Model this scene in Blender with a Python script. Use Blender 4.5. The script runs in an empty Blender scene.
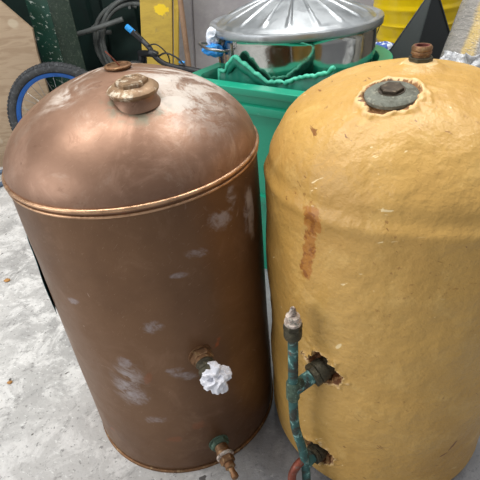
import bpy, bmesh, math, random
from mathutils import Vector, Matrix, noise
C = bpy.context.scene.collection
PI = math.pi
rnd = random.Random(7)

# ------------------------------------------------------------------ node helpers
def lin(c):
    return tuple(((v/255)/12.92 if v/255 <= .04045 else ((v/255+.055)/1.055)**2.4) for v in c) + (1.0,)

class M:
    """small wrapper that builds a principled material node by node"""
    def __init__(s, name, col, rough=.5, metal=0., spec=.5, coords='Object'):
        s.m = bpy.data.materials.new(name); s.m.use_nodes = True
        s.t = s.m.node_tree; s.b = s.t.nodes['Principled BSDF']
        s.b.inputs['Roughness'].default_value = rough
        s.b.inputs['Metallic'].default_value = metal
        s.b.inputs['Specular IOR Level'].default_value = spec
        s.b.inputs['Base Color'].default_value = lin(col)
        s.tc = s.n('ShaderNodeTexCoord'); s.co = s.tc.outputs[coords]
        s.col = None; s.base = lin(col); s.h = None; s.r = None; s.mt = None; s.r0 = rough; s.m0 = metal
    def n(s, t): return s.t.nodes.new(t)
    def l(s, a, b): s.t.links.new(a, b)
    def math(s, op, a, b=None, clamp=False):
        n = s.n('ShaderNodeMath'); n.operation = op; n.use_clamp = clamp
        for i, v in enumerate((a, b)):
            if v is None: continue
            if isinstance(v, (int, float)): n.inputs[i].default_value = v
            else: s.l(v, n.inputs[i])
        return n.outputs[0]
    def mapped(s, loc=(0,0,0), rot=(0,0,0), scale=(1,1,1)):
        n = s.n('ShaderNodeMapping'); n.vector_type = 'TEXTURE'
        n.inputs['Location'].default_value = loc; n.inputs['Rotation'].default_value = rot; n.inputs['Scale'].default_value = scale
        s.l(s.co, n.inputs['Vector']); return n.outputs[0]
    def noise(s, scale, detail=5, rough=.6, vec=None, dist=0.):
        n = s.n('ShaderNodeTexNoise'); n.inputs['Scale'].default_value = scale
        n.inputs['Detail'].default_value = detail; n.inputs['Roughness'].default_value = rough
        n.inputs['Distortion'].default_value = dist
        s.l(vec if vec is not None else s.co, n.inputs['Vector']); return n.outputs['Fac']
    def ramp(s, f, lo, hi):
        n = s.n('ShaderNodeMapRange'); n.interpolation_type = 'SMOOTHSTEP'
        n.inputs['From Min'].default_value = lo; n.inputs['From Max'].default_value = hi
        s.l(f, n.inputs['Value']); return n.outputs['Result']
    def mul(s, a, b): return s.math('MULTIPLY', a, b)
    def mx(s, a, b): return s.math('MAXIMUM', a, b)
    def mix(s, fac, col, amt=1.):
        """lay colour col over what is there so far"""
        if amt != 1.: fac = s.math('MULTIPLY', fac, amt)
        n = s.n('ShaderNodeMix'); n.data_type = 'RGBA'
        s.l(fac, n.inputs[0])
        if s.col is None: n.inputs[6].default_value = s.base
        else: s.l(s.col, n.inputs[6])
        if isinstance(col, tuple): n.inputs[7].default_value = lin(col)
        else: s.l(col, n.inputs[7])
        s.col = n.outputs[2]; return s
    def setr(s, fac, v):
        n = s.n('ShaderNodeMix'); s.l(fac, n.inputs[0])
        if s.r is None: n.inputs[2].default_value = s.r0
        else: s.l(s.r, n.inputs[2])
        n.inputs[3].default_value = v; s.r = n.outputs[0]; return s
    def setm(s, fac, v):
        n = s.n('ShaderNodeMix'); s.l(fac, n.inputs[0])
        if s.mt is None: n.inputs[2].default_value = s.m0
        else: s.l(s.mt, n.inputs[2])
        n.inputs[3].default_value = v; s.mt = n.outputs[0]; return s
    def blob(s, c, rad, rot=(0,0,0), ns=30., na=.9, soft=.35):
        """irregular patch of dirt: 1 inside, 0 outside"""
        v = s.mapped(c, rot, rad)
        n = s.n('ShaderNodeVectorMath'); n.operation = 'LENGTH'; s.l(v, n.inputs[0])
        f = s.math('ADD', n.outputs['Value'], s.mul(s.math('SUBTRACT', s.noise(ns, 4, .65), .5), na*2))
        return s.ramp(s.math('SUBTRACT', 1., f), 0., soft)
    def attr(s, name):
        n = s.n('ShaderNodeAttribute'); n.attribute_name = name; return n.outputs['Fac']
    def bump(s, h, dist=.002, strength=1.):
        n = s.n('ShaderNodeBump'); n.inputs['Distance'].default_value = dist; n.inputs['Strength'].default_value = strength
        s.l(h, n.inputs['Height'])
        if s.h is not None: s.l(s.h, n.inputs['Normal'])
        s.h = n.outputs[0]; return s
    def done(s):
        if s.col is not None: s.l(s.col, s.b.inputs['Base Color'])
        if s.r is not None: s.l(s.r, s.b.inputs['Roughness'])
        if s.mt is not None: s.l(s.mt, s.b.inputs['Metallic'])
        if s.h is not None: s.l(s.h, s.b.inputs['Normal'])
        return s.m

# ------------------------------------------------------------------ mesh helpers
def obj(name, verts, faces, mat, parent=None, smooth=40, loc=(0,0,0), rot=None, attrs=None):
    me = bpy.data.meshes.new(name); me.from_pydata([tuple(v) for v in verts], [], faces); me.validate(); me.update()
    if attrs:
        for k, vals in attrs.items():
            a = me.attributes.new(k, 'FLOAT', 'POINT'); a.data.foreach_set('value', vals)
    bm = bmesh.new(); bm.from_mesh(me); bmesh.ops.recalc_face_normals(bm, faces=bm.faces); bm.to_mesh(me); bm.free()
    if smooth:
        me.shade_smooth(); me.set_sharp_from_angle(angle=math.radians(smooth))
    me.materials.append(mat)
    o = bpy.data.objects.new(name, me); C.objects.link(o); o.location = loc
    if rot is not None: o.rotation_euler = rot
    if parent: o.parent = parent
    return o
class MB:
    """collects shapes into one mesh"""
    def __init__(s): s.v = []; s.f = []
    def add(s, vs, fs, mat=None):
        k = len(s.v); s.v += [(mat @ Vector(v) if mat else Vector(v)) for v in vs]; s.f += [tuple(i+k for i in f) for f in fs]; return s
    def box(s, c, d, mat=None, bev=0.):
        x, y, z = d[0]/2, d[1]/2, d[2]/2
        bm = bmesh.new(); bmesh.ops.create_cube(bm, size=1.)
        for v in bm.verts: v.co = Vector((v.co.x*d[0], v.co.y*d[1], v.co.z*d[2]))
        if bev: bmesh.ops.bevel(bm, geom=bm.edges[:], offset=bev, segments=2, affect='EDGES', profile=.6)
        for v in bm.verts: v.co += Vector(c)
        bm.verts.index_update(); s.add([v.co.copy() for v in bm.verts], [tuple(v.index for v in f.verts) for f in bm.faces], mat); bm.free(); return s
    def lathe(s, prof, seg=64, mat=None, cap0=True, cap1=True, hexa=None):
        vs = []; fs = []
        for r, z in prof:
            for i in range(seg):
                a = 2*PI*i/seg; k = 1.
                vs.append((r*k*math.cos(a), r*k*math.sin(a), z))
        for j in range(len(prof)-1):
            for i in range(seg):
                a = j*seg+i; b = j*seg+(i+1) % seg; fs.append((a, b, b+seg, a+seg))
        if cap0: fs.append(tuple(range(seg-1, -1, -1)))
        if cap1: fs.append(tuple((len(prof)-1)*seg+i for i in range(seg)))
        return s.add(vs, fs, mat)
    def hexnut(s, r, z0, z1, hole=0., mat=None, ch=.12, seg=6):
        p = []; h = (z1-z0)*ch
        return s.lathe([(r*.9, z0), (r, z0+h), (r, z1-h), (r*.9, z1)], seg, mat)
    def tube(s, pts, rad, seg=12, closed=False, caps=True):
        pts = [Vector(p) for p in pts]; n = len(pts); vs = []; fs = []
        rads = rad if isinstance(rad, (list, tuple)) else [rad]*n
        up = None
        for i, p in enumerate(pts):
            a = pts[(i-1) % n] if (closed or i > 0) else p; b = pts[(i+1) % n] if (closed or i < n-1) else p
            t = (b-a).normalized()
            if up is None:
                up = Vector((0,0,1)) if abs(t.z) < .9 else Vector((1,0,0))
            x = (up - t*up.dot(t)).normalized(); up = x; y = t.cross(x)
            for k in range(seg):
                q = 2*PI*k/seg; vs.append(p + (x*math.cos(q)+y*math.sin(q))*rads[i])
        m = n if closed else n-1
        for i in range(m):
            for k in range(seg):
                a = i*seg+k; b = i*seg+(k+1) % seg; c = ((i+1) % n)*seg
                fs.append((a, b, c+(k+1) % seg, c+k))
        if caps and not closed:
            fs.append(tuple(range(seg-1, -1, -1))); fs.append(tuple((n-1)*seg+k for k in range(seg)))
        return s.add(vs, fs)
    def build(s, name, mat, parent=None, smooth=40, **k): return obj(name, s.v, s.f, mat, parent, smooth, **k)
def frame(o, d, up=(0,0,1)):
    """matrix whose local z runs along d, origin o"""
    z = Vector(d).normalized(); x = Vector(up).cross(z)
    if x.length < 1e-3: x = Vector((1,0,0))
    x.normalize(); y = z.cross(x)
    m = Matrix((x, y, z)).transposed().to_4x4(); m.translation = Vector(o); return m
def spline(pts, n=8, closed=False):
    P = [Vector(p) for p in pts]; out = []; N = len(P); rng = N if closed else N-1
    for i in range(rng):
        p0 = P[(i-1) % N] if (closed or i > 0) else P[0]; p1 = P[i]; p2 = P[(i+1) % N]; p3 = P[(i+2) % N] if (closed or i+2 < N) else P[-1]
        for k in range(n):
            t = k/n
            out.append(.5*((2*p1)+(-p0+p2)*t+(2*p0-5*p1+4*p2-p3)*t*t+(-p0+3*p1-3*p2+p3)*t**3))
    if not closed: out.append(P[-1])
    return out
def tag(o, label, cat, group=None, kind=None):
    o['label'] = label; o['category'] = cat
    if group: o['group'] = group
    if kind: o['kind'] = kind
    return o
def thing(name, label, cat, loc=(0,0,0), rot=(0,0,0), group=None):
    o = bpy.data.objects.new(name, None); C.objects.link(o); o.location = loc; o.rotation_euler = rot
    o.empty_display_size = .05
    return tag(o, label, cat, group)
def fbm(p, s=1., o=4):
    v = 0; a = 1; t = 0
    for i in range(o):
        v += a*noise.noise(Vector(p)*s*(2**i)); t += a; a *= .5
    return v/t

# ------------------------------------------------------------------ camera
pitch, roll, H, F = .5889, -.0898, 1.0331, 478.89
cam = bpy.data.cameras.new('camera'); co = bpy.data.objects.new('camera', cam); C.objects.link(co)
fw = Vector((0, math.cos(pitch), -math.sin(pitch))); r0 = Vector((1,0,0)); u0 = r0.cross(fw)
r2 = r0*math.cos(roll)+u0*math.sin(roll); u2 = -r0*math.sin(roll)+u0*math.cos(roll)
m = Matrix((r2, u2, -fw)).transposed().to_4x4(); m.translation = Vector((0, 0, H)); co.matrix_world = m
cam.sensor_width = 36; cam.lens = F/480*36; cam.clip_start = .02
bpy.context.scene.camera = co

# ------------------------------------------------------------------ materials
def mat_floor():
    a = M('concrete_floor', (197,195,191), .8)
    a.mix(a.ramp(a.noise(2.2, 5, .6), .42, .66), (144,142,140), .8)
    a.mix(a.ramp(a.noise(9, 8, .72, dist=.6), .46, .62), (232,230,226), .75)
    a.mix(a.ramp(a.noise(12, 7, .75, a.mapped(rot=(0,0,.9), scale=(1,.6,1)), .4), .54, .68), (118,115,112), .7)
    a.mix(a.ramp(a.noise(75, 4, .7), .57, .66), (104,101,98), .65)
    a.mix(a.ramp(a.noise(50, 5, .75, a.mapped((3,1,0), (0,0,-.5), (1,.5,1)), .3), .58, .66), (240,240,236), .7)
    a.mix(a.ramp(a.noise(26, 2, .5, a.mapped((1,7,0))), .7, .73), (70,64,58), .9)
    # shade of the tanks put into the floor colour, under and right of them
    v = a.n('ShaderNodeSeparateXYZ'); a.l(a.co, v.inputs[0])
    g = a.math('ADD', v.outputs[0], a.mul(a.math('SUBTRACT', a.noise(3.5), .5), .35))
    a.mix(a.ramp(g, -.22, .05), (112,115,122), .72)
    a.bump(a.noise(40, 8, .7), .004, .6); a.bump(a.noise(5, 4, .6), .01, .3)
    a.setr(a.ramp(a.noise(6), .4, .7), .55)
    return a.done()
def grime(name, col, rough, metal, dark, light=None, sc=20, bump=.001, amt=.6, lamt=.5, spec=.5):
    a = M(name, col, rough, metal, spec)
    a.mix(a.ramp(a.noise(sc, 6, .7), .42, .68), dark, amt)
    if light: a.mix(a.ramp(a.noise(sc*2.3, 5, .7, a.mapped((3,1,2))), .52, .66), light, lamt)
    a.bump(a.noise(sc*3, 5, .6), bump); a.setr(a.ramp(a.noise(sc*.7, 3), .35, .7), min(1, rough+.18))
    return a.done()

def mat_copper(part):
    a = M('aged_copper_'+part, (122,90,64) if part == 'body' else (150,116,94), .40, .52)
    a.mix(a.ramp(a.noise(3.2, 5, .6), .4, .7), (92,64,44) if part == 'body' else (118,86,66), .75)
    a.mix(a.ramp(a.noise(11, 6, .7, dist=1.), .5, .72), (142,110,86) if part == 'body' else (184,148,126), .45)
    sc = a.ramp(a.noise(60, 3, .6, a.mapped((0,0,0), (.5,.3,.9), (1,.05,.6)), .4), .66, .72)
    a.mix(sc, (205,175,150), .35)
    W = (176,170,174)
    if part == 'body':
        L = []
        for c, r, rot in (((-.073,-.213,.302),(.03,.03,.022),0), ((-.055,-.216,.27),(.035,.03,.03),0), ((-.058,-.216,.375),(.017,.02,.02),0),
                     ((-.05,-.216,.335),(.028,.02,.01),.3), ((.014,-.224,.462),(.02,.02,.017),0), ((.052,-.219,.32),(.035,.02,.012),.5), ((.03,-.222,.345),(.02,.02,.01),.2),
                     ((-.12,-.19,.509),(.014,.02,.009),-.4), ((.198,-.108,.60),(.02,.02,.055),0), ((.15,-.17,.63),(.03,.03,.02),.4),
                     ((.11,-.2,.59),(.03,.02,.01),.3), ((.07,-.214,.56),(.02,.02,.008),.2), ((.17,-.148,.655),(.012,.02,.025),0), ((-.03,-.224,.20),(.03,.02,.015),0)):
            L.append(a.blob(c, r, (0,rot,0), 38, .95, .5))
        f = L[0]
        for q in L[1:]: f = a.mx(f, q)
        f = a.mul(f, a.ramp(a.noise(34, 6, .75, a.mapped((0,0,0), (0,.5,0), (1,1,.6)), .6), .36, .66))
        a.mix(f, W, .55); a.setm(f, .25); a.setr(f, .6)
        wisps = a.mul(a.ramp(a.noise(13, 4, .7, dist=2.2), .63, .67), a.ramp(a.noise(4, 3, .6, a.mapped((5,5,5))), .5, .62))
        a.mix(wisps, (185,165,150), .5)
        # bare copper nicks
        big = a.mul(a.blob((-.062,-.213,.315), (.045,.05,.085), (0,.25,0), 16, .5, .9), a.ramp(a.noise(20, 7, .78, a.mapped((1,3,2), (0,.6,0), (1,1,.4)), 1.), .42, .56))
        a.mix(big, (176,168,168), .75); a.setm(big, .3)
        dr = a.mul(a.blob((.203,-.100,.60), (.012,.02,.06), (0,0,0), 26, .6, .4), a.ramp(a.noise(60, 4), .3, .5))
        a.mix(dr, (196,182,170), .6); a.setm(dr, .2)
        o_ = a.mul(a.ramp(a.noise(9, 3, .6, a.mapped((2,9,4))), .68, .72), a.ramp(a.noise(40), .45, .6))
        a.mix(o_, (186,96,52), .7)
        o2 = a.mx(a.blob((-.02,-.224,.33), (.008,.02,.02), (0,.4,0), 60, .7), a.mx(a.blob((.055,-.22,.16), (.02,.02,.014), (0,0,0), 60, .9), a.blob((.0,-.224,.13), (.02,.02,.01), (0,0,0), 60, .9)))
        a.mix(o2, (150,88,56), .35)
    else:
        n1 = a.ramp(a.noise(7, 7, .7, a.mapped(rot=(0,0,.6), scale=(1,.5,1)), 1.0), .48, .56)
        side = a.mx(a.blob((.10,-.02,.11), (.12,.15,.2), (0,0,-.4), 9, .5, .8), a.blob((-.02,.02,.12), (.17,.07,.2), (0,0,0), 9, .4, .8))
        f = a.mul(n1, side)
        f = a.mx(f, a.mul(a.blob((-.07,-.05,.1), (.07,.05,.2), (0,0,.5), 14, .6, .8), a.ramp(a.noise(18, 6, .7, dist=1), .45, .65)))
        a.mix(f, (208,200,190), .8); a.setm(f, .15); a.setr(f, .65)
        v = a.ramp(a.noise(24, 5, .7, a.mapped((1,2,3)), .8), .58, .68)
        a.mix(v, (110,76,56), .5)
        g = a.mul(a.blob((.038,-.10,.1), (.060,.052,.1), (0,0,0), 30, .35, .3), a.ramp(a.noise(50, 4), .4, .6))
        a.mix(g, (122,120,98), .75); a.setm(g, .2)
        # wavy scratches
        w = a.mul(a.ramp(a.noise(10, 2, .5, a.mapped((4,4,1)), 3.), .495, .5), a.ramp(a.noise(10, 2, .5, a.mapped((4,4,1)), 3.), .51, .503))
        a.mix(a.mul(w, a.ramp(a.noise(5, 2, .5, a.mapped((9,1,0))), .55, .6)), (70,46,34), .7)
    if part == 'dome':
        a.mix(a.ramp(a.noise(9, 7, .72, a.mapped((8,3,1)), .5), .5, .68), (186,166,148), .42)
        a.mix(a.ramp(a.noise(30, 6, .75, a.mapped((2,6,1)), .8), .56, .7), (128,96,74), .4)
        a.mix(a.mul(a.blob((.12,-.05,.1), (.09,.12,.2), (0,0,-.3), 12, .5, .8), a.ramp(a.noise(16, 7, .8, dist=1.), .47, .56)), (206,198,188), .65)
    a.bump(a.noise(5, 3, .5), .006, .5); a.bump(a.noise(90, 4, .6), .0005, .5)
    a.setr(a.ramp(a.noise(15, 5, .7, a.mapped((7,7,7))), .35, .75), .52)
    return a.done()

def mat_foam():
    a = M('mustard_foam_skin', (201,159,86), .38, 0, .5)
    a.mix(a.ramp(a.noise(3, 5, .6), .4, .7), (178,134,66), .7)
    a.mix(a.ramp(a.noise(16, 6, .7, dist=.5), .5, .72), (222,184,112), .45)
    a.mix(a.ramp(a.noise(48, 5, .7, a.mapped(scale=(1,1,.4), rot=(.3,.2,0))), .63, .72), (150,100,44), .45)
    # small dark cuts
    cuts = a.mul(a.ramp(a.noise(30, 3, .6, a.mapped((3,2,1), (.2,.5,.3), (1,1,.28)), .6), .66, .70), a.ramp(a.noise(6, 2, .5, a.mapped((1,8,2))), .48, .58))
    a.mix(cuts, (120,70,30), .85)
    sp = a.mul(a.ramp(a.noise(55, 5, .7, a.mapped((2,2,8), (.1,.2,.7), (1,.6,.6))), .60, .68), a.ramp(a.noise(8, 3, .6, a.mapped((4,4,4))), .5, .62))
    a.mix(sp, (140,94,46), .6)
    # pale chips
    ch = a.mul(a.ramp(a.noise(38, 2, .5, a.mapped((9,2,5), (.9,.3,.3), (1,.35,1)), .5), .70, .73), a.ramp(a.noise(5, 2, .5, a.mapped((6,8,2))), .45, .55))
    for c, r, ro in (((-.2,-.135,.527),(.008,.008,.009),0), ((-.145,-.195,.431),(.004,.006,.018),.5), ((-.21,-.12,.548),(.004,.004,.008),0), ((-.205,-.13,.50),(.003,.004,.01),.4)):
        ch = a.mx(ch, a.blob(c, r, (0,ro,0), 80, .3, .2))
    a.mix(ch, (240,216,164), .9)
    # rust run
    r1 = a.blob((-.190,-.152,.648), (.019,.02,.025), (0,0,0), 70, .75, .25)
    r2_ = a.blob((-.193,-.148,.600), (.0105,.02,.068), (0,.06,0), 80, .75, .3)
    r3 = a.blob((-.197,-.146,.556), (.012,.02,.022), (0,0,0), 80, .7, .3)
    ru = a.mx(r1, a.mx(r2_, r3))
    a.mix(ru, (170,108,40), .8); a.mix(a.mul(ru, a.ramp(a.noise(70, 4), .48, .6)), (128,72,26), .7)
    # two dark gouges low on the front
    gg = a.mx(a.blob((.075,-.232,.17), (.0035,.02,.018), (0,.45,0), 90, .35, .3), a.blob((.06,-.236,.146), (.010,.02,.0035), (0,-.3,0), 90, .35, .3))
    a.mix(gg, (122,66,28), .9)
    d = a.mul(a.blob((0,0,.17), (.16,.16,.05), (0,0,0), 20, .5, .6), a.ramp(a.noise(30, 5, .7), .5, .64))
    a.mix(d, (160,118,80), .5)
    t = a.attr('torn')
    inner = a.ramp(t, .35, .6)
    a.mix(a.ramp(t, .08, .25), (226,190,134), .8)
    a.mix(inner, (122,76,42), 1.)
    a.mix(a.mul(inner, a.ramp(a.noise(70, 4), .5, .6)), (196,150,100), .8)
    a.mix(a.mul(inner, a.ramp(a.noise(45, 4, .6, a.mapped((3,3,3))), .56, .64)), (60,38,24), .9)
    a.setr(inner, .9)
    a.bump(a.noise(22, 3, .5), .008, .5); a.bump(a.noise(80, 4, .6), .003, .7)
    a.bump(a.noise(40, 3, .6, a.mapped(scale=(1,1,.35), rot=(.4,.3,0))), .002, .4)
    a.setr(a.ramp(a.noise(12, 3), .4, .7), .5)
    return a.done()

F_floor = mat_floor()
m_cu_body = mat_copper('body'); m_cu_dome = mat_copper('dome')
m_foam = mat_foam()
m_bead = grime('copper_bead', (205,165,130), .3, .85, (120,84,60), sc=40, amt=.6)
m_brown = grime('tarnished_bronze', (134,98,68), .45, .7, (84,60,40), (190,165,125), 30, .001, .7, .6)
m_cap = grime('limescaled_brass_cap', (150,122,92), .5, .4, (100,70,48), (214,202,180), 26, .0015, .6, .9)
m_brass = grime('dull_brass', (138,104,74), .45, .65, (82,60,44), (186,160,116), 45, .001, .6, .5)
a = M('verdigris_copper_pipe', (58,100,96), .7, .1)
a.mix(a.ramp(a.noise(26, 5, .7, dist=.6), .48, .58), (60,50,40), .85)
a.mix(a.ramp(a.noise(34, 6, .75, a.mapped((3,2,1)), .6), .54, .62), (146,192,184), .85)
a.mix(a.ramp(a.noise(20, 4, .7, a.mapped((7,2,4))), .6, .66), (120,74,56), .7)
a.bump(a.noise(70, 5, .7), .0018, .8); m_verd = a.done()
m_verd2 = grime('green_crusted_brass', (84,106,90), .7, .3, (50,46,34), (150,178,160), 60, .0015, .8, .5)
m_redcu = grime('reddish_copper_pipe', (150,84,66), .45, .6, (92,52,42), (110,140,130), 40, .0008, .6, .4)
m_dkbrass = grime('dark_tarnished_brass', (82,78,62), .5, .6, (48,42,34), (130,120,96), 50, .001, .7, .5)
m_paint = grime('chalky_white_sealant', (216,200,186), .8, 0, (84,62,52), (70,110,100), 80, .002, .9, .6)
m_flange = grime('grey_oxidised_flange', (112,114,102), .7, .15, (74,70,58), (168,164,146), 50, .001, .7, .5)
m_rustedge = grime('rusty_torn_foam', (206,170,124), .85, 0, (136,74,40), (232,210,170), 60, .002, .7, .6)
m_bolt = grime('black_iron_bolt', (76,66,54), .45, .6, (46,40,34), (120,106,88), 50, .0006, .6, .5)
a = M('white_tissue', (226,226,232), .85); a.bump(a.noise(45, 3, .5, dist=1.), .006, .8); m_tissue = a.done()
a = M('galvanised_lid', (176,180,182), .34, .85)
a.mix(a.ramp(a.noise(9, 5, .7, dist=.8), .45, .65), (150,154,156), .6); a.mix(a.ramp(a.noise(24, 6, .7), .6, .7), (214,216,214), .5)
a.setr(a.ramp(a.noise(14, 5), .4, .65), .55); a.bump(a.noise(6, 3), .004, .5); m_lid = a.done()
a = M('galvanised_polished_wall', (190,190,186), .11, 1.)
a.mix(a.ramp(a.noise(12, 5, .7, dist=.8), .55, .75), (160,160,156), .5)
a.setr(a.ramp(a.noise(20, 6, .7), .5, .7), .28); a.bump(a.noise(5, 3), .008, .5); m_bin = a.done()
a = M('teal_green_crate_plastic', (22,150,118), .38)
a.mix(a.ramp(a.noise(6, 5, .6), .45, .7), (14,126,100), .6); a.mix(a.ramp(a.noise(22, 6, .7, a.mapped(scale=(1,1,.3))), .62, .74), (120,190,168), .45)
a.bump(a.noise(50, 3), .0006, .5); m_crate = a.done()
a = M('shaded_green_tarpaulin', (22,112,92), .5)  # sheet colour darkened to give the shaded gap below the hem
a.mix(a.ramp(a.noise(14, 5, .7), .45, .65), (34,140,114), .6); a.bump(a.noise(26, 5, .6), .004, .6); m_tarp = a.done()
a = M('lit_edge_hem', (88,200,168), .55)  # paler than the sheet: the lit edge is put into the colour
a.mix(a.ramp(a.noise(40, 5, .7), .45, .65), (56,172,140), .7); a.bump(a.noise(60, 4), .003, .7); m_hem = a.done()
m_yellow = grime('yellow_painted_timber', (196,164,62), .6, 0, (166,136,52), (228,200,92), 12, .001, .6, .5)
a = M('yellow_painted_board', (192,162,68), .6)
a.mix(a.ramp(a.noise(9, 5, .7, a.mapped(scale=(1,1,.3))), .45, .65), (170,142,60), .7)
a.mix(a.ramp(a.noise(30, 6, .7, a.mapped((4,2,2))), .6, .68), (146,128,84), .7)
a.mix(a.blob((.125,-.03,.71), (.034,.05,.028), (0,0,0), 60, .8, .2), (240,204,40), .95)
a.bump(a.noise(40, 4), .001, .5); m_yboard = a.done()
m_grey = grime('lilac_grey_sheet', (164,160,162), .5, 0, (140,136,140), (184,180,180), 6, .001, .6, .4)
m_dkgreen = grime('dark_green_wall_paint', (14,44,38), .6, 0, (8,26,24), None, 5, .001, .7)
a = M('chipped_green_column_paint', (26,66,54), .5)
a.mix(a.ramp(a.noise(7, 5, .7), .45, .65), (34,58,40), .7)
a.mix(a.ramp(a.noise(38, 5, .7, a.mapped(rot=(0,.5,0), scale=(1,1,.6))), .59, .64), (190,200,190), .85)
a.mix(a.ramp(a.noise(22, 3, .6, a.mapped((4,3,3), (0,.5,0), (.5,1,1))), .70, .72), (222,206,190), .9)
a.bump(a.noise(30, 4), .001, .5); m_column = a.done()
a = M('plywood', (168,146,120), .65)
a.mix(a.ramp(a.noise(6, 5, .6, a.mapped(scale=(1.,1,.18)), 1.2), .44, .62), (146,122,96), .7)
a.mix(a.ramp(a.noise(30, 5, .7, a.mapped((2,2,2), scale=(1,1,.1))), .55, .7), (184,164,138), .4)
a.mix(a.ramp(a.noise(5, 2, .5, a.mapped((7,4,4))), .66, .69), (196,184,160), .5); m_ply = a.done()
m_tyre = grime('black_tyre_rubber', (58,60,62), .7, 0, (36,37,38), (98,100,102), 24, .001, .6, .6)
m_rimblue = grime('blue_anodised_rim', (34,92,168), .35, .3, (24,64,126), None, 20, .0003, .5)
m_chrome = grime('steel_spokes', (150,150,150), .3, .9, (110,110,110), None, 20, .0001, .5)
m_black = grime('black_gloss_frame', (26,27,30), .35, 0, (16,16,18), None, 20, .0003, .5)
m_cyan = M('cyan_grip_end', (40,150,225), .45).done()
m_hose = grime('grey_hose', (96,100,98), .55, 0, (66,70,68), (128,130,126), 16, .0005, .6, .4)
m_bluehose = grime('blue_grey_hose', (92,108,128), .5, 0, (60,70,86), None, 16, .0005, .6)
m_stick = grime('weathered_broom_handle', (146,116,92), .6, 0, (112,88,68), (178,150,124), 18, .0006, .7, .4)
m_clothw = grime('white_cloth', (222,228,236), .85, 0, (186,198,214), None, 30, .002, .5)
m_clothb = grime('bright_blue_cloth', (44,138,216), .8, 0, (26,86,160), (120,190,236), 40, .002, .6, .5)
a = M('glossy_yellow_plastic', (248,212,24), .22)
a.mix(a.ramp(a.noise(8, 4), .5, .7), (222,180,20), .6); a.mix(a.ramp(a.noise(30, 5, .7), .66, .72), (246,226,120), .6)
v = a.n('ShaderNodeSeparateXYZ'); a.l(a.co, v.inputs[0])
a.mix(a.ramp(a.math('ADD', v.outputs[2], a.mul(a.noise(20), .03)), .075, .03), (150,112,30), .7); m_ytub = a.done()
a = M('black_matt_plastic', (30,35,36), .45); a.mix(a.ramp(a.noise(20, 5, .7), .5, .7), (44,50,50), .5); m_blackp = a.done()
a = M('lit_black_plastic', (58,64,64), .5); a.mix(a.ramp(a.noise(20, 5, .7), .5, .7), (72,78,76), .5); m_blackp_lit = a.done()  # paler copy of the black plastic, painted for the lit face and edges
a = M('blue_and_white_print', (216,224,234), .7)
a.mix(a.ramp(a.noise(46, 2, .5), .5, .53), (38,82,168), .95); m_print = a.done()
a = M('plastic_wrapped_roll', (150,146,140), .22)
v = a.n('ShaderNodeSeparateXYZ'); a.l(a.co, v.inputs[0])
w = a.math('ADD', v.outputs[0], a.mul(a.math('SUBTRACT', a.noise(5), .5), .03))
a.mix(a.mul(a.ramp(w, -.099, -.092), a.math('SUBTRACT', 1., a.ramp(w, -.080, -.070))), (200,172,104), .9)
a.mix(a.ramp(a.noise(22, 6, .7, a.mapped(rot=(0,.3,0), scale=(1,1,.2)), 1.), .52, .64), (112,112,110), .55)
a.mix(a.ramp(a.noise(36, 6, .7, a.mapped((3,3,3), rot=(0,-.3,0), scale=(.5,.5,.2)), 1.), .58, .66), (214,208,196), .6)
a.bump(a.noise(20, 5, .7, a.mapped(scale=(1,1,.3)), 1.), .008, .7); m_wrap = a.done()
a = M('crumpled_clear_plastic', (214,216,218), .25); a.mix(a.ramp(a.noise(30, 5, .7), .45, .6), (160,162,166), .7); a.bump(a.noise(30, 5, .7), .01, .8)
a.b.inputs['Transmission Weight'].default_value = .25; m_sheet = a.done()
m_bench = grime('grey_bench_board', (92,84,74), .7, 0, (70,64,58), None, 9, .001, .6)
m_green2 = grime('deep_green_plastic', (10,104,80), .4, 0, (8,84,66), None, 9, .0005, .5)
m_label = grime('teal_faded_label', (78,122,126), .6, 0, (40,56,56), (150,160,150), 50, .0006, .7, .5)
m_leaf = M('orange_brown_crumb', (176,128,72), .8).done()

# ------------------------------------------------------------------ setting
def struct(o): o['kind'] = 'structure'; return o
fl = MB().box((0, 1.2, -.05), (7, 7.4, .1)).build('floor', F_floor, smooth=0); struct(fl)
# ribbed dark green back wall
b = MB(); xs = []; x = -3.5
prof = []
while x < 3.5:
    prof += [(x, 0), (x+.17, 0), (x+.19, .03), (x+.24, .03), (x+.26, 0)]; x += .26
vs = []; fs = []
for i, (px, py) in enumerate(prof): vs += [(px, 2.95+py, 0), (px, 2.95+py, 2.3)]
for i in range(len(prof)-1): fs.append((2*i, 2*i+2, 2*i+3, 2*i+1))
k = len(vs); vs += [(-3.5, 3.05, 0), (3.64, 3.05, 0), (3.64, 3.05, 2.3), (-3.5, 3.05, 2.3)]; fs.append((k, k+1, k+2, k+3))
struct(obj('wall_back', vs, fs, m_dkgreen, smooth=0))

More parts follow.
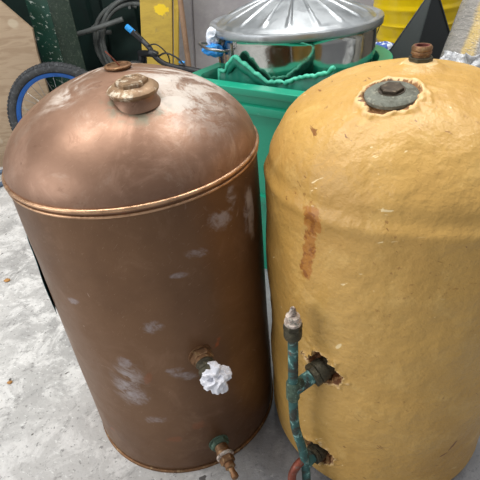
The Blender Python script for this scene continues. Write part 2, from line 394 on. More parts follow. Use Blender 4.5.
# green steel column (rolled section with two flanges seen edge on)
def column():
    t = thing('steel_column', 'dark green steel column with chipped white-flecked paint behind the blue-rimmed wheel', 'column', (-.826, 2.62, 0))
    MB().box((-.054, .0, 1.1), (.11, .012, 2.2), Matrix.Rotation(-.12, 4, 'Z'), .002).build('front_flange', m_column, t)
    MB().box((.050, -.002, 1.1), (.10, .012, 2.2), Matrix.Rotation(.16, 4, 'Z'), .002).build('side_flange', grime('olive_green_column_paint', (36,52,40), .5, 0, (24,40,32), (110,120,104), 40, .001, .7, .3), t)
    MB().box((.0, .055, 1.1), (.012, .10, 2.2), None, .002).build('web', m_column, t)
column()
def conduits():
    o = MB().tube(spline([(-1.25, 2.78, .605), (-1.043, 2.78, .590), (-.962, 2.78, .573), (-.752, 2.78, .590), (-.511, 2.78, .641)]), .013, 12).build('conduit_pipe', m_hose); tag(o, 'long grey pipe running slanted across the dark wall behind the green column', 'pipe')
    for x, z in ((-1.15, .598), (-.70, .602)): MB().tube([(x, 2.78, z), (x, 2.965, z)], .006, 8).build('bracket', m_hose, o)
    o = MB().tube([(-.71, 2.90, .566), (-.61, 2.90, .563)], .012, 12).build('conduit_pipe', m_hose); tag(o, 'short grey pipe stub with a cut end crossing the coil of hose', 'pipe')
    MB().tube([(-.69, 2.90, .566), (-.69, 2.965, .566)], .006, 8).build('bracket', m_hose, o)
conduits()

# coiled hose hanging on the wall
b = MB(); rr = random.Random(3)
pts = []
N = 4
for i in range(N*40):
    a_ = 2*PI*i/40; k = i/40
    R = .210+.016*math.sin(k*2.1)+.010*(k-2); cx = -.505+.022*k; cz = .50+.012*math.sin(k*3)
    pts.append((cx+R*math.cos(a_+1.2), 2.84+.018*math.sin(k*1.7), cz+1.05*R*math.sin(a_+1.2)))
b.tube(pts, .0115, 10)
hc = b.build('hose_coil', m_hose); tag(hc, 'coil of grey hose hanging on the dark wall left of the yellow board', 'hose')
MB().tube([(-.47, 2.80, .690), (-.47, 2.965, .690)], .008, 8).build('wall_hook', m_hose, hc)

# yellow boards and grey sheet leaning on the wall
def slab(name, x0, x1, y0, y1, z1, lean, mat, label, cat, parent=None):
    s_ = math.tan(lean); b = MB()
    vs = [(x0, y0, 0), (x1, y0, 0), (x1, y1, 0), (x0, y1, 0)]; vs += [(x+s_*z1, y, z1) for x, y, z in vs]
    bm = MB().add(vs, [(0,1,2,3), (4,5,6,7), (0,1,5,4), (1,2,6,5), (2,3,7,6), (3,0,4,7)])
    cx = (x0+x1)/2
    bm.v = [v-Vector((cx, (y0+y1)/2, 0)) for v in bm.v]
    o = bm.build(name, mat, parent, smooth=0, loc=(cx, (y0+y1)/2, 0))
    md = o.modifiers.new('bevel', 'BEVEL'); md.width = .003; md.segments = 2
    if label: tag(o, label, cat)
    return o
slab('painted_board', -.470, -.320, 2.47, 2.53, 1.25, .142, m_yboard, 'broad yellow painted board leaning upright with a bright yellow splash', 'board')
slab('painted_batten', -.314, -.290, 2.475, 2.515, 1.25, .142, m_yellow, 'narrow yellow batten standing between the broad yellow board and the broom handle', 'batten')
b = MB(); lean = .10
gx = [(-.33, 0), (-.197, 0), (-.190, .012), (-.182, 0), (.12, 0), (.127, .012), (.134, 0), (.44, 0), (.447, .012), (.454, 0), (.9, 0), (.9, .03), (-.33, .03)]
n = len(gx); vs = [(x, 2.66+y, 0) for x, y in gx]+[(x+.12, 2.66+y, 1.5) for x, y in gx]
b.add(vs, [(i, (i+1) % n, n+(i+1) % n, n+i) for i in range(n)]+[tuple(range(n)), tuple(range(n, 2*n))])
o = b.build('grey_sheet', m_grey, smooth=0); tag(o, 'large lilac grey sheet with folded vertical seams standing behind the metal bin', 'panel')

# broom handle
bt = Vector((-.172, 2.36, 0)); 
o = MB().tube([(-.170, 2.37, .0), (-.171, 2.40, .4), (-.173, 2.43, .8), (-.175, 2.445, 1.3), (-.176, 2.446, 1.34)], [.0125, .0125, .0125, .0125, .007], 16).build('broom_handle', m_stick)
tag(o, 'brown wooden pole leaning upright in front of the grey sheet beside the yellow board', 'pole')

# plywood offcut
ply = [(-1.75, 0), (-.905, 0), (-.898, .575), (-.888, .676), (-.985, .79), (-1.25, 1.1), (-1.75, 1.1)]
n = len(ply); b = MB(); vs = [(x, 0, z) for x, z in ply]+[(x, .018, z) for x, z in ply]
b.add(vs, [(i, (i+1) % n, n+(i+1) % n, n+i) for i in range(n)]+[tuple(range(n)), tuple(range(2*n-1, n-1, -1))])
o = b.build('plywood_sheet', m_ply, smooth=0, loc=(0, 2.48, 0)); tag(o, 'pale plywood sheet with an angled corner standing behind the bicycle wheel', 'plywood')

# ------------------------------------------------------------------ bicycle
def bicycle():
    t = thing('bicycle', 'small black bicycle with blue rims and blue grip ends, half hidden behind the copper tank', 'bicycle')
    R = .275
    def wheel(c, yaw, lean):
        mt = Matrix.Translation(c) @ Matrix.Rotation(yaw, 4, 'Z') @ Matrix.Rotation(lean, 4, 'X')
        def circ(r, n=96, y=0): return [mt @ Vector((r*math.cos(2*PI*i/n), y, r*math.sin(2*PI*i/n))) for i in range(n)]
        b = MB(); b.tube(circ(R-.024), .0235, 14, closed=True)
        # tread blocks
        for i in range(84):
            for s_, sh in ((-1, 0), (1, .5), (0, .25)):
                a_ = 2*PI*(i+sh)/84
                mm = mt @ Matrix.Rotation(-a_, 4, 'Y') @ Matrix.Translation((R-.0035-(.006 if s_ else 0), s_*.0145, 0)) @ Matrix.Rotation(s_*-.55, 4, 'Z')
                b.box((0, 0, 0), (.009, .012, .012), mm)
        w = b.build('tyre', m_tyre, t)
        b = MB(); n = 96; pr = [(R-.052, -.012), (R-.046, -.014), (R-.046, .014), (R-.052, .012), (R-.064, .006), (R-.064, -.006)]
        vs = []; fs = []
        for i in range(n):
            a_ = 2*PI*i/n
            for r_, y_ in pr: vs.append(mt @ Vector((r_*math.cos(a_), y_, r_*math.sin(a_))))
        for i in range(n):
            for k in range(6): fs.append((i*6+k, i*6+(k+1) % 6, ((i+1) % n)*6+(k+1) % 6, ((i+1) % n)*6+k))
        b.add(vs, fs).build('rim', m_rimblue, w)
        b = MB()
        for i in range(32):
            a_ = 2*PI*i/32; s_ = 1 if i % 2 else -1; a2 = a_+(.9 if (i//2) % 2 else -.9)
            b.tube([mt @ Vector((.018*math.cos(a2), s_*.028, .018*math.sin(a2))), mt @ Vector(((R-.06)*math.cos(a_), 0, (R-.06)*math.sin(a_)))], .0011, 5)
        b.build('spokes', m_chrome, w)
        MB().lathe([(.008, -.05), (.008, -.032), (.022, -.03), (.022, -.026), (.014, -.022), (.014, .022), (.022, .026), (.022, .03), (.008, .032), (.008, .05)], 20, mt @ Matrix.Rotation(PI/2, 4, 'X')).build('hub', m_black, w)
    c1 = Vector((-.805, 2.33, R)); c2 = Vector((-.415, 2.185, R))
    wheel(c1, -.06, -.03); wheel(c2, 1.35, .02)
    b = MB()
    bb = Vector((-.58, 2.33, .24)); head = Vector((-.375, 2.31, .50)); st = Vector((-.635, 2.335, .42))
    b.tube([bb, head], .016, 14); b.tube([st, head+Vector((0,0,-.03))], .014, 14); b.tube([bb, st+Vector((-.01,0,.03))], .014, 14)
    for s_ in (-1, 1):
        o_ = Vector((0, s_*.055, 0)); b.tube([bb+o_*.4, c1+o_], .008, 10); b.tube([st+o_*.3, c1+o_], .007, 10)
    b.tube([head+Vector((-.006,0,-.05)), head+Vector((.006,0,.05))], .02, 16)
    b.build('frame', m_black, t)
    b = MB(); fx = Vector((math.cos(.75)*0, 0, 0)); ax = Vector((-math.sin(1.35), math.cos(1.35), 0))
    crown = head+Vector((.0,-.0,-.055))
    b.tube([crown-ax*.055, crown+ax*.055], .012, 10)
    for s_ in (-1, 1): b.tube(spline([crown+ax*.055*s_, (crown+c2)/2+ax*.055*s_, c2+ax*.055*s_], 5), .010, 10)
    b.build('fork', m_black, t)
    # stem and rising bar: left grip up at (-.41,.65)
    b = MB(); clamp = Vector((-.305, 2.215, .572))
    b.tube([head, head+Vector((.0,-.005,.06)), clamp], .015, 14)
    b.lathe([(.014, -.02), (.0165, -.017), (.0165, .017), (.014, .02)], 16, frame(clamp, (1, -.2, -.5)))
    b.build('stem', m_black, t)
    b = MB()
    L = [(-.392, 2.25, .672), (-.367, 2.25, .645), (-.345, 2.245, .622), (-.318, 2.225, .594), (-.300, 2.21, .562), (-.262, 2.20, .530), (-.21, 2.19, .512), (-.13, 2.17, .496)]
    hb = b.tube(spline(L, 6), .0115, 14).build('handlebar', m_black, t)
    g = MB().tube([(-.385, 2.25, .664), (-.350, 2.246, .627)], .0125, 14).build('grip', m_black, hb)
    e = MB().tube([(-.408, 2.252, .688), (-.405, 2.252, .685), (-.378, 2.25, .657)], [.008, .0125, .0125], 14).build('grip_end', m_cyan, hb); e['label'] = 'bright blue grip end'
    g = MB().tube([(-.20, 2.19, .510), (-.09, 2.16, .486)], .0135, 14).build('grip', m_black, hb)
    e = MB().tube([(-.195, 2.182, .538), (-.172, 2.178, .530)], .0065, 10).build('brake_clamp', m_cyan, hb); e['label'] = 'bright blue clamp'
    MB().tube(spline([(-.325, 2.22, .605), (-.285, 2.20, .612), (-.248, 2.19, .58), (-.238, 2.2, .54), (-.25, 2.2, .47)], 8), .003, 8).build('brake_cable', m_black, t)
    MB().tube(spline([(-.30, 2.22, .55), (-.25, 2.19, .575), (-.2, 2.17, .555), (-.17, 2.16, .52)], 8), .004, 8).build('brake_lever', m_black, t)
    MB().tube([bb+Vector((0,-.06,0)), bb+Vector((0,.06,0))], .02, 14).build('bottom_bracket', m_black, t)
bicycle()

# hose on the floor at the far left
o = MB().tube(spline([(-1.5, 2.05, .012), (-1.27, 2.12, .012), (-1.16, 2.25, .012), (-1.05, 2.33, .012), (-1.0, 2.42, .012), (-1.1, 2.44, .012), (-1.3, 2.36, .012), (-1.6, 2.3, .012)], 10), .012, 10).build('floor_hose', m_bluehose)
tag(o, 'blue grey hose lying on the concrete left of the copper tank', 'hose')

# ------------------------------------------------------------------ copper tank
def prof_dome(R, z0, h, n, mm, N):
    out = []
    for i in range(N+1):
        r = R*math.sin(PI/2*(1-i/N)); out.append((r, z0+h*max(0, 1-(r/R)**n)**(1/mm)))
    return out
T1 = Vector((-.174, .8462, 0)); T1R = .225
T1root = thing('copper_tank', 'brown copper hot water cylinder with a domed top and a big capped boss', 'tank', T1, (.0154, -.0065, 0))
def copper_tank():
    t = T1root
    # body wall with faint dents
    vs = []; fs = []; S = 180; Z = 90
    for j in range(Z+1):
        z = .004+.694*j/Z
        for i in range(S):
            a_ = 2*PI*i/S; d = .0022*fbm((math.cos(a_)*1.3, math.sin(a_)*1.3, z*3), 1.6, 3)
            if z < .02: d = 0
            R = T1R+d-.006*max(0, (.03-z)/.03)**2
            vs.append((R*math.cos(a_), R*math.sin(a_), z))
    for j in range(Z):
        for i in range(S):
            a = j*S+i; b = j*S+(i+1) % S; fs.append((a, b, b+S, a+S))
    fs.append(tuple(range(S-1, -1, -1))); fs.append(tuple(Z*S+i for i in range(S)))
    obj('body', vs, fs, m_cu_body, t)
    # dome
    P = [(T1R, -.004)]+[(r, z-.6985) for r, z in prof_dome(T1R, .7015, .1427, 1.5407, 1.8583, 60)]
    vs = []; fs = []; S = 180
    for j, (r, z) in enumerate(P):
        if r < 1e-4: continue
        for i in range(S):
            a_ = 2*PI*i/S; x = r*math.cos(a_); y = r*math.sin(a_)
            d = .004*fbm((x*4, y*4, 2.3), 1.5, 3)*min(1, (T1R-r)/.03)
            vs.append((x, y, z+d))
    K = len(vs)//S
    for j in range(K-1):
        for i in range(S):
            a = j*S+i; b = j*S+(i+1) % S; fs.append((a, b, b+S, a+S))
    fs.append(tuple((K-1)*S+i for i in range(S)))
    obj('dome', vs, fs, m_cu_dome, t, loc=(0, 0, .6985))
    def ring(R, z, r, name, lab=None):
        o = MB().tube([(R*math.cos(2*PI*i/160), R*math.sin(2*PI*i/160), z) for i in range(160)], r, 10, closed=True).build(name, m_bead if name == 'rim_bead' else m_brown, t)
    ring(T1R+.0015, .701, .0036, 'rim_bead'); ring(T1R+.0005, .690, .0026, 'rim_bead')
    ring(T1R-.002, .0050, .0045, 'bottom_bead')
    # capped immersion boss
    base = Vector((.038, -.090, .812)); ax = Vector((-.01, -.07, .99)).normalized(); mt = frame(base, ax)
    bo = MB().lathe([(.040, -.004), (.0385, .0), (.0350, .004), (.0335, .010), (.0335, .022)], 48, mt).build('boss_collar', m_cu_dome, t)
    cp = MB().lathe([(.0335, .013), (.0375, .015), (.0395, .019), (.0395, .0215), (.0365, .0245), (.032, .027), (.0285, .0285)], 64, mt).build('boss_cap', m_cap, t)
    MB().lathe([(.0255, .027), (.0257, .033), (.0235, .0355), (.0185, .0355), (.017, .0335), (.008, .0325)], 6, mt @ Matrix.Rotation(.3, 4, 'Z')).build('cap_hexagon', m_cap, cp, smooth=20)
    # open top outlet
    ot = Matrix.Translation((.003, 0, .8405))
    to = MB().lathe([(.019, -.006), (.0195, .002), (.0230, .004), (.0230, .0062), (.021, .0078), (.0178, .0078), (.0170, .006), (.0165, .0052)], 48, ot).build('top_outlet', m_brown, t)
    MB().tube(spline([(.006, 0, .846), (-.004, -.004, .862), (-.012, -.002, .871)], 5), .0011, 6).build('wire_end', m_redcu, to)
    # upper side connection
    th = math.radians(-68.3); e = Vector((math.cos(th), math.sin(th), 0)); p = e*(T1R-.002)+Vector((0,0,.363))
    mt = frame(p, e); nut = MB().lathe([(.024, 0), (.024, .004)], 32, mt).hexnut(.0215, .003, .017, mat=mt)
    nut.lathe([(.0165, .016), (.0165, .024)], 32, mt)
    u = nut.build('upper_connection', m_brass, t, smooth=25)
    mt2 = frame(p+e*.022, (e+Vector((0,0,-.35))).normalized())
    MB().lathe([(.0165, -.002), (.0175, .003), (.015, .006), (.015, .011), (.0175, .014), (.0175, .024), (.014, .026), (.014, .034)], 32, mt2).build('compression_nut', m_dkbrass, u, smooth=25)
    # lower side connection with drain cock
    th = math.radians(-67.2); e = Vector((math.cos(th), math.sin(th), 0)); p = e*(T1R-.002)+Vector((0,0,.078))
    mt = frame(p, e); lo = MB().lathe([(.023, 0), (.023, .004)], 32, mt).hexnut(.021, .003, .014, mat=mt).build('lower_connection', m_verd2, t, smooth=25)
    mt2 = frame(p+e*.013, (e*1+Vector((0,0,-.12))).normalized())
    MB().lathe([(.0145, 0), (.0150, .012), (.0165, .014), (.0165, .02)], 32, mt2).build('connector_body', m_brass, lo, smooth=25)
    r = MB().lathe([(.0165, .02), (.0195, .0215), (.0195, .0255), (.0165, .027)], 32, mt2).build('pale_ring', m_paint, lo); 
    MB().hexnut(.0165, .027, .042, mat=mt2).lathe([(.0105, .04), (.0115, .052), (.009, .054), (.0065, .055), (.0065, .066), (.008, .067), (.008, .075), (.004, .078)], 24, mt2).build('drain_cock', m_brown, lo, smooth=25)
    # peeling label on the left flank
    vs = []; fs = []; nu, nz = 14, 26
    for j in range(nz+1):
        z = .415+.17*j/nz
        for i in range(nu+1):
            u_ = i/nu; ed = .012*noise.noise(Vector((z*30, 1, 1)))
            a_ = math.radians(-186+(36+60*ed)*u_ + 2*math.sin(z*60)*u_)
            lift = .001+.0035*max(0, u_-.8)*5*(.5+.5*math.sin(z*28+1.))
            vs.append(((T1R+lift)*math.cos(a_), (T1R+lift)*math.sin(a_), z))
    for j in range(nz):
        for i in range(nu): fs.append((j*(nu+1)+i, j*(nu+1)+i+1, (j+1)*(nu+1)+i+1, (j+1)*(nu+1)+i))
    o = obj('peeling_label', vs, fs, m_label, t); md = o.modifiers.new('thick', 'SOLIDIFY'); md.thickness = .0008; md.offset = 1
copper_tank()

# crumpled tissue in the upper connection
def crumple(name, loc, rad, mat, label, cat, seed, parent=None, sub=5, amp=.42, stretch=(1,1,1)):
    bm = bmesh.new(); bmesh.ops.create_icosphere(bm, subdivisions=sub, radius=1)
    for v in bm.verts:
        p = v.co.copy(); q = Vector((p.x*1.1+p.z*.5, p.y*1.4, p.z*2.0-p.x*.7))+Vector((seed, seed*2, 0))
        n1 = 1-abs(noise.noise(q*1.1))*2.; n2 = 1-abs(noise.noise(q*1.7+Vector((5,5,5))))*2.; n3 = noise.noise(q*.8)
        v.co = Vector((p.x*stretch[0], p.y*stretch[1], p.z*stretch[2]))*rad*(1+amp*(.45*n1+.3*n2+.6*n3-.45))
    bm.verts.index_update(); o = obj(name, [v.co.copy() for v in bm.verts], [tuple(v.index for v in f.verts) for f in bm.faces], mat, parent, 60, loc=loc); bm.free()
    if label: tag(o, label, cat)
    return o
th = math.radians(-68.3); e = Vector((math.cos(th), math.sin(th), 0))
crumple('crumpled_tissue', T1+e*(T1R+.056)+Vector((.003, 0, .350)), .0255, m_tissue, 'crumpled white tissue stuffed into the upper side fitting of the copper tank', 'tissue', 4.2, stretch=(.95,.9,1.1), amp=.62)

# ------------------------------------------------------------------ foam covered tank
T2 = Vector((.2915, .7507, 0)); T2R = .2455
T2root = thing('foam_insulated_tank', 'mustard yellow foam-covered hot water cylinder with a rust streak and torn holes', 'tank', T2, (-.0129, .0143, 0))
def foam_tank():
    t = T2root
    # profile (r,z): foot, wall, seam, dome
    P = []
    for j in range(6): q = j/5*PI/2; P.append((T2R-.028+.022*math.sin(q), .003+.026*(1-math.cos(q))))
    z = .034
    while z < .640: P.append((T2R-.006+.006*min(1, (z-.03)/.2), z)); z += .0032
    Dm = prof_dome(T2R, .641, .178, 2.5409, 2.0348, 110)
    P += Dm
    P = [p for p in P if p[0] > .0015]
    A = []; a_ = -180.
    while a_ < 180-1e-6:
        A.append(math.radians(a_)); a_ += .6 if a_ < -50 else 2.
    S = len(A); vs = []; fs = []; torn = []
    ho = [(math.radians(-133.5), .345, .034, .028), (math.radians(-134.), .100, .030, .028)]
    pl = Vector((-.068, -.085))
    cs = Vector((.001, -.002))
    for j, (r, z) in enumerate(P):
        # approximate outward normal in (r,z)
        j0 = max(0, j-1); j1 = min(len(P)-1, j+1); dr = P[j1][0]-P[j0][0]; dz = P[j1][1]-P[j0][1]; L = math.hypot(dr, dz) or 1
        nr, nz = dz/L, -dr/L
        for a_ in A:
            x = r*math.cos(a_); y = r*math.sin(a_); p = Vector((x, y, z))
            d = .0075*fbm(p, 5, 2)+.0032*fbm(p+Vector((9,9,9)), 17, 3)
            if z < .03: d *= .2
            # seam: foam steps in just above the shoulder
            sz = .655+.006*noise.noise(Vector((x*6, y*6, 0)))
            d += .0032*math.exp(-((z-sz)/.012)**2) - .0022*math.exp(-((z-sz-.022)/.012)**2)
            tv = 0.
            for ha, hz, hr, hd in ho:
                du = (a_-ha)*T2R; dv = z-hz
                rr = math.hypot(du, dv)*(1+.55*noise.noise(Vector((du*38, dv*38, hz*9)))+.35*noise.noise(Vector((du*90, dv*90, 3))))
                k = max(0., min(1., (hr-rr)/(.010)))
                if rr < hr+.012: tv = max(tv, min(1., (hr+.004-rr)/.010)); d += .004*math.exp(-((rr-hr-.002)/.005)**2)
                d -= hd*k*(.8+.6*noise.noise(p*60))
            if z > .7:
                dp = math.hypot(x-pl.x, y-pl.y); rr = dp*(1+.20*noise.noise(Vector((x*40, y*40, 1)))+.12*noise.noise(Vector((x*110, y*110, 4))))
                k = max(0., min(1., (.041-rr)/.006)); d -= .0045*k
                if rr < .054: tv = max(tv, min(.30, (.054-rr)/.012*.30))
                if rr < .042: tv = max(tv, .55)
                d += .003*math.exp(-((rr-.046)/.005)**2)*(1+1.6*noise.noise(Vector((x*70, y*70, 5))))
                dc = math.hypot(x-cs.x, y-cs.y)
                d += .012/(1+math.exp((dc-.034)/.006))
                if dc < .026: tv = max(tv, .28)
            vs.append((x+nr*math.cos(a_)*d, y+nr*math.sin(a_)*d, z+nz*d)); torn.append(max(0., tv))
    K = len(P)
    for j in range(K-1):
        for i in range(S):
            a = j*S+i; b = j*S+(i+1) % S; fs.append((a, b, b+S, a+S))
    fs.append(tuple(range(S-1, -1, -1))); fs.append(tuple((K-1)*S+i for i in range(S)))
    obj('foam_jacket', vs, fs, m_foam, t, smooth=70, attrs={'torn': torn})
    # flange and plug
    base = Vector((pl.x, pl.y, .8065)); mt = frame(base, Vector((-.10, -.17, 1)))
    fg = MB().lathe([(.038, -.004), (.038, .001), (.035, .0035), (.024, .0045), (.021, .0065), (.014, .007)], 64, mt).build('boss_flange', m_flange, t)
    MB().hexnut(.0170, .006, .0125, mat=mt, ch=.15).lathe([(.019, .005), (.019, .0075)], 32, mt).build('hexagon_plug', m_bolt, fg, smooth=25)
    # top outlet
    mt = frame(Vector((cs.x, cs.y, .8285)), Vector((-.02, -.03, 1)))
    ol = MB().hexnut(.0185, 0, .008, mat=mt, seg=8).build('outlet_nut', m_dkbrass, t, smooth=25)
    MB().lathe([(.0135, .006), (.0135, .011), (.0155, .0125), (.0155, .0155), (.0142, .017), (.0155, .0185), (.0155, .022), (.0135, .0245), (.0115, .0245), (.0108, .012)], 40, mt, cap1=True).build('threaded_outlet', m_brass, ol)
    r = MB().lathe([(.0118, .0235), (.0112, .0243), (.0092, .0243), (.0088, .0225), (.0085, .0125)], 24, mt, cap0=False, cap1=False).build('red_washer', grime('dark_red_washer', (104,46,38), .7, 0, (62,30,26), None, 40), ol); r['label'] = 'dark red washer inside the outlet'
foam_tank()

# connections and pipe run (part of the yellow tank: they are screwed on)
def pipe_run():
    t = T2root
    th = math.radians(-134.5); e = Vector((math.cos(th), math.sin(th), 0)); side = Vector((-.92, -.38, 0)).normalized()
    # upper fitting
    p = e*(T2R-.026)+Vector((0,0,.338)); tee = Vector((.0665, .562, .315))-T2
    d = (tee-p).normalized(); mt = frame(p, d); L = (tee-p).length
    c = MB().lathe([(.019, 0), (.019, .010), (.0215, .011), (.0215, .026), (.0195, .028)], 40, mt).hexnut(.0225, .028, .040, mat=mt, seg=8)
    up = c.build('upper_fitting', m_dkbrass, t, smooth=25)
    MB().lathe([(.0135, .038), (.0135, L-.002)], 28, mt).build('branch_pipe', m_verd, up)
    # vertical pipe
    top = tee+Vector((0, 0, .142))
    v = spline([top, tee+Vector((.0005,0,.06)), tee, tee+Vector((.001,.0,-.05)), tee+Vector((.005,-.002,-.11)), tee+Vector((.020,-.006,-.185)), tee+Vector((.026,-.012,-.255)), tee+Vector((.026,-.014,-.295))], 8)
    vp = MB().tube(v, .0090, 20).build('vertical_pipe', m_verd, t)
    b = MB().tube([tee+Vector((0,0,.022)), tee+Vector((0,0,.017)), tee+Vector((0,0,-.020)), tee+Vector((0,0,-.025))], [.0105, .0125, .0125, .0105], 24)
    b.tube([tee+Vector((0,0,.013)), tee-d*.022, tee-d*.026], [.0115, .0130, .011], 20)
    b.build('tee_piece', m_verd2, vp)
    b = MB(); mt = frame(top, (0,0,1))
    b.lathe([(.010, -.012), (.0145, -.010), (.0155, -.006), (.0155, .006), (.0145, .010)], 32, mt).hexnut(.016, .008, .020, mat=mt, seg=6)
    nt = b.build('compression_cap', m_dkbrass, vp, smooth=25)
    MB().lathe([(.0135, .019), (.0142, .021), (.0142, .025), (.0095, .027), (.012, .031), (.0115, .036), (.0065, .039), (.006, .043), (.0045, .051), (.0025, .054)], 28, mt).build('sealed_tip', m_paint, nt)
    # lower fitting and red copper bend
    p2 = e*(T2R-.026)+Vector((0,0,.096)); q2 = tee+Vector((.022, -.008, -.222)); d2 = (q2-p2).normalized(); mt = frame(p2, d2)
    lf = MB().lathe([(.018, 0), (.018, .016), (.0205, .017), (.0205, .030)], 36, mt).hexnut(.0205, .03, .040, mat=mt, seg=8).build('lower_fitting', m_dkbrass, t, smooth=25)
    L2 = (q2-p2).length; MB().lathe([(.0125, .038), (.0125, L2)], 24, mt).build('branch_pipe', m_verd, lf)
    b = MB(); c0 = q2
    b.tube(spline([c0+Vector((.002,.004,.012)), c0+Vector((-.014,-.006,.010)), c0+Vector((-.026,-.014,-.008)), c0+Vector((-.028,-.018,-.035)), c0+Vector((-.026,-.02,-.058)), c0+Vector((-.026,-.02,-.0885))], 8), .0085, 18)
    o = b.build('bent_pipe', m_redcu, t); o['label'] = 'reddish bare copper bend'
pipe_run()

# ------------------------------------------------------------------ green crate (rotated)
U = Vector((.777, -.629, 0)).normalized(); V = Vector((.629, .777, 0)).normalized()
crate_yaw = math.atan2(U.y, U.x)
def uv(u, v, z=0): return U*u+V*v+Vector((0, 0, z))
u0_, u1_, v0_, v1_ = -1.04, -.525, 1.05, 1.68
cc = uv((u0_+u1_)/2, (v0_+v1_)/2)
def rrect(w, d, r, rb, n=12):
    out = []
    for cx, cy, a0, r in ((w/2-rb, d/2-rb, 0, rb), (-w/2+r, d/2-r, PI/2, r), (-w/2+r, -d/2+r, PI, r), (w/2-r, -d/2+r, 1.5*PI, r)):
        for i in range(n+1):
            a_ = a0+PI/2*i/n; out.append((cx+r*math.cos(a_), cy+r*math.sin(a_)))
    return out
def crate():
    W, D = u1_-u0_, v1_-v0_
    b = MB(); RZ = .65
    sec = [(-.055, .002), (-.05, .0), (-.045, .02), (-.030, .290), (-.018, .292), (-.018, .312), (-.030, .314), (-.024, .575), (-.006, .578), (-.004, .588), (-.006, .600), (-.020, .603), (-.020, .628),
           (-.002, .630), (.0, .634), (.0, .648), (-.003, RZ), (-.040, RZ), (-.043, .645), (-.046, .60), (-.060, .03), (-.065, .025)]
    vs = []; fs = []; n = None
    for off, z in sec:
        L = rrect(W+2*off, D+2*off, max(.02, .085+off), .292+off); n = len(L); vs += [(x, y, z) for x, y in L]
    for j in range(len(sec)-1):
        for i in range(n): fs.append((j*n+i, j*n+(i+1) % n, (j+1)*n+(i+1) % n, (j+1)*n+i))
    fs.append(tuple(range(n-1, -1, -1))); fs.append(tuple((len(sec)-1)*n+i for i in range(n)))
    o = obj('plastic_crate', vs, fs, m_crate, None, 30, loc=cc, rot=(0, 0, crate_yaw))
    tag(o, 'big teal green plastic crate with a wide rim behind the two tanks', 'crate')
crate()

# tarpaulin crumpled round the bin, rising to a peak at the left
BIN = Vector((.23, 1.598, .03))
def tarp():
    nu, nv = 110, 16; vs = []; fs = []
    for i in range(nu+1):
        s_ = i/nu; u = -.985+.42*s_
        # height of the ragged top edge along the crate
        pk = math.exp(-((u+.862)/.050)**2)
        top = .646+.062*pk+.03*max(0, (u+.72)/.1)+.016*abs(noise.noise(Vector((u*13, 2, 3))))*2+.008*noise.noise(Vector((u*40, 7, 1)))
        if u < -.945: top = .635-.25*min(1, (-.945-u)/.03)*.2
        for j in range(nv+1):
            q = j/nv
            v = 1.105-.0+.045*math.sin(q*PI*.5)
            z = .40+(top-.40)*math.sin(min(1, q*1.25)*PI/2) if q < .8 else top-.03*((q-.8)/.2)**1.5
            # hug the bin
            P = uv(u, v); dd = Vector((P.x-BIN.x, P.y-BIN.y)); 
            rmin = .256
            if dd.length < rmin: dd = dd.normalized()*rmin; P = Vector((BIN.x+dd.x, BIN.y+dd.y, 0))
            w = .006*noise.noise(Vector((u*25, q*5, 1)))
            P -= V*abs(w)*1.2
            P += V*(-.012*pk*q)
            vs.append((P.x, P.y, z))
    for i in range(nu):
        for j in range(nv):
            a = i*(nv+1)+j; fs.append((a, a+1, a+nv+2, a+nv+1))
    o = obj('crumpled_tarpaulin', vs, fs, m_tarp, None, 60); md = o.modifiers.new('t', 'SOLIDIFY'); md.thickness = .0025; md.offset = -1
    edge = [Vector(vs[i*(nv+1)+int(nv*.8)])+Vector((0, 0, .001)) for i in range(nu+1)]
    h = MB().tube([p-V*.003+Vector((0,0,.001*math.sin(k*1.3))) for k, p in enumerate(edge)], [.0055+.004*noise.noise(Vector((k*.31, 1, 1))) for k in range(len(edge))], 10).build('frayed_hem', m_hem, o); h['label'] = 'frayed hem painted pale as a lit edge'
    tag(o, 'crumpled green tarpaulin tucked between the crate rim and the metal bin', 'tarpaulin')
tarp()

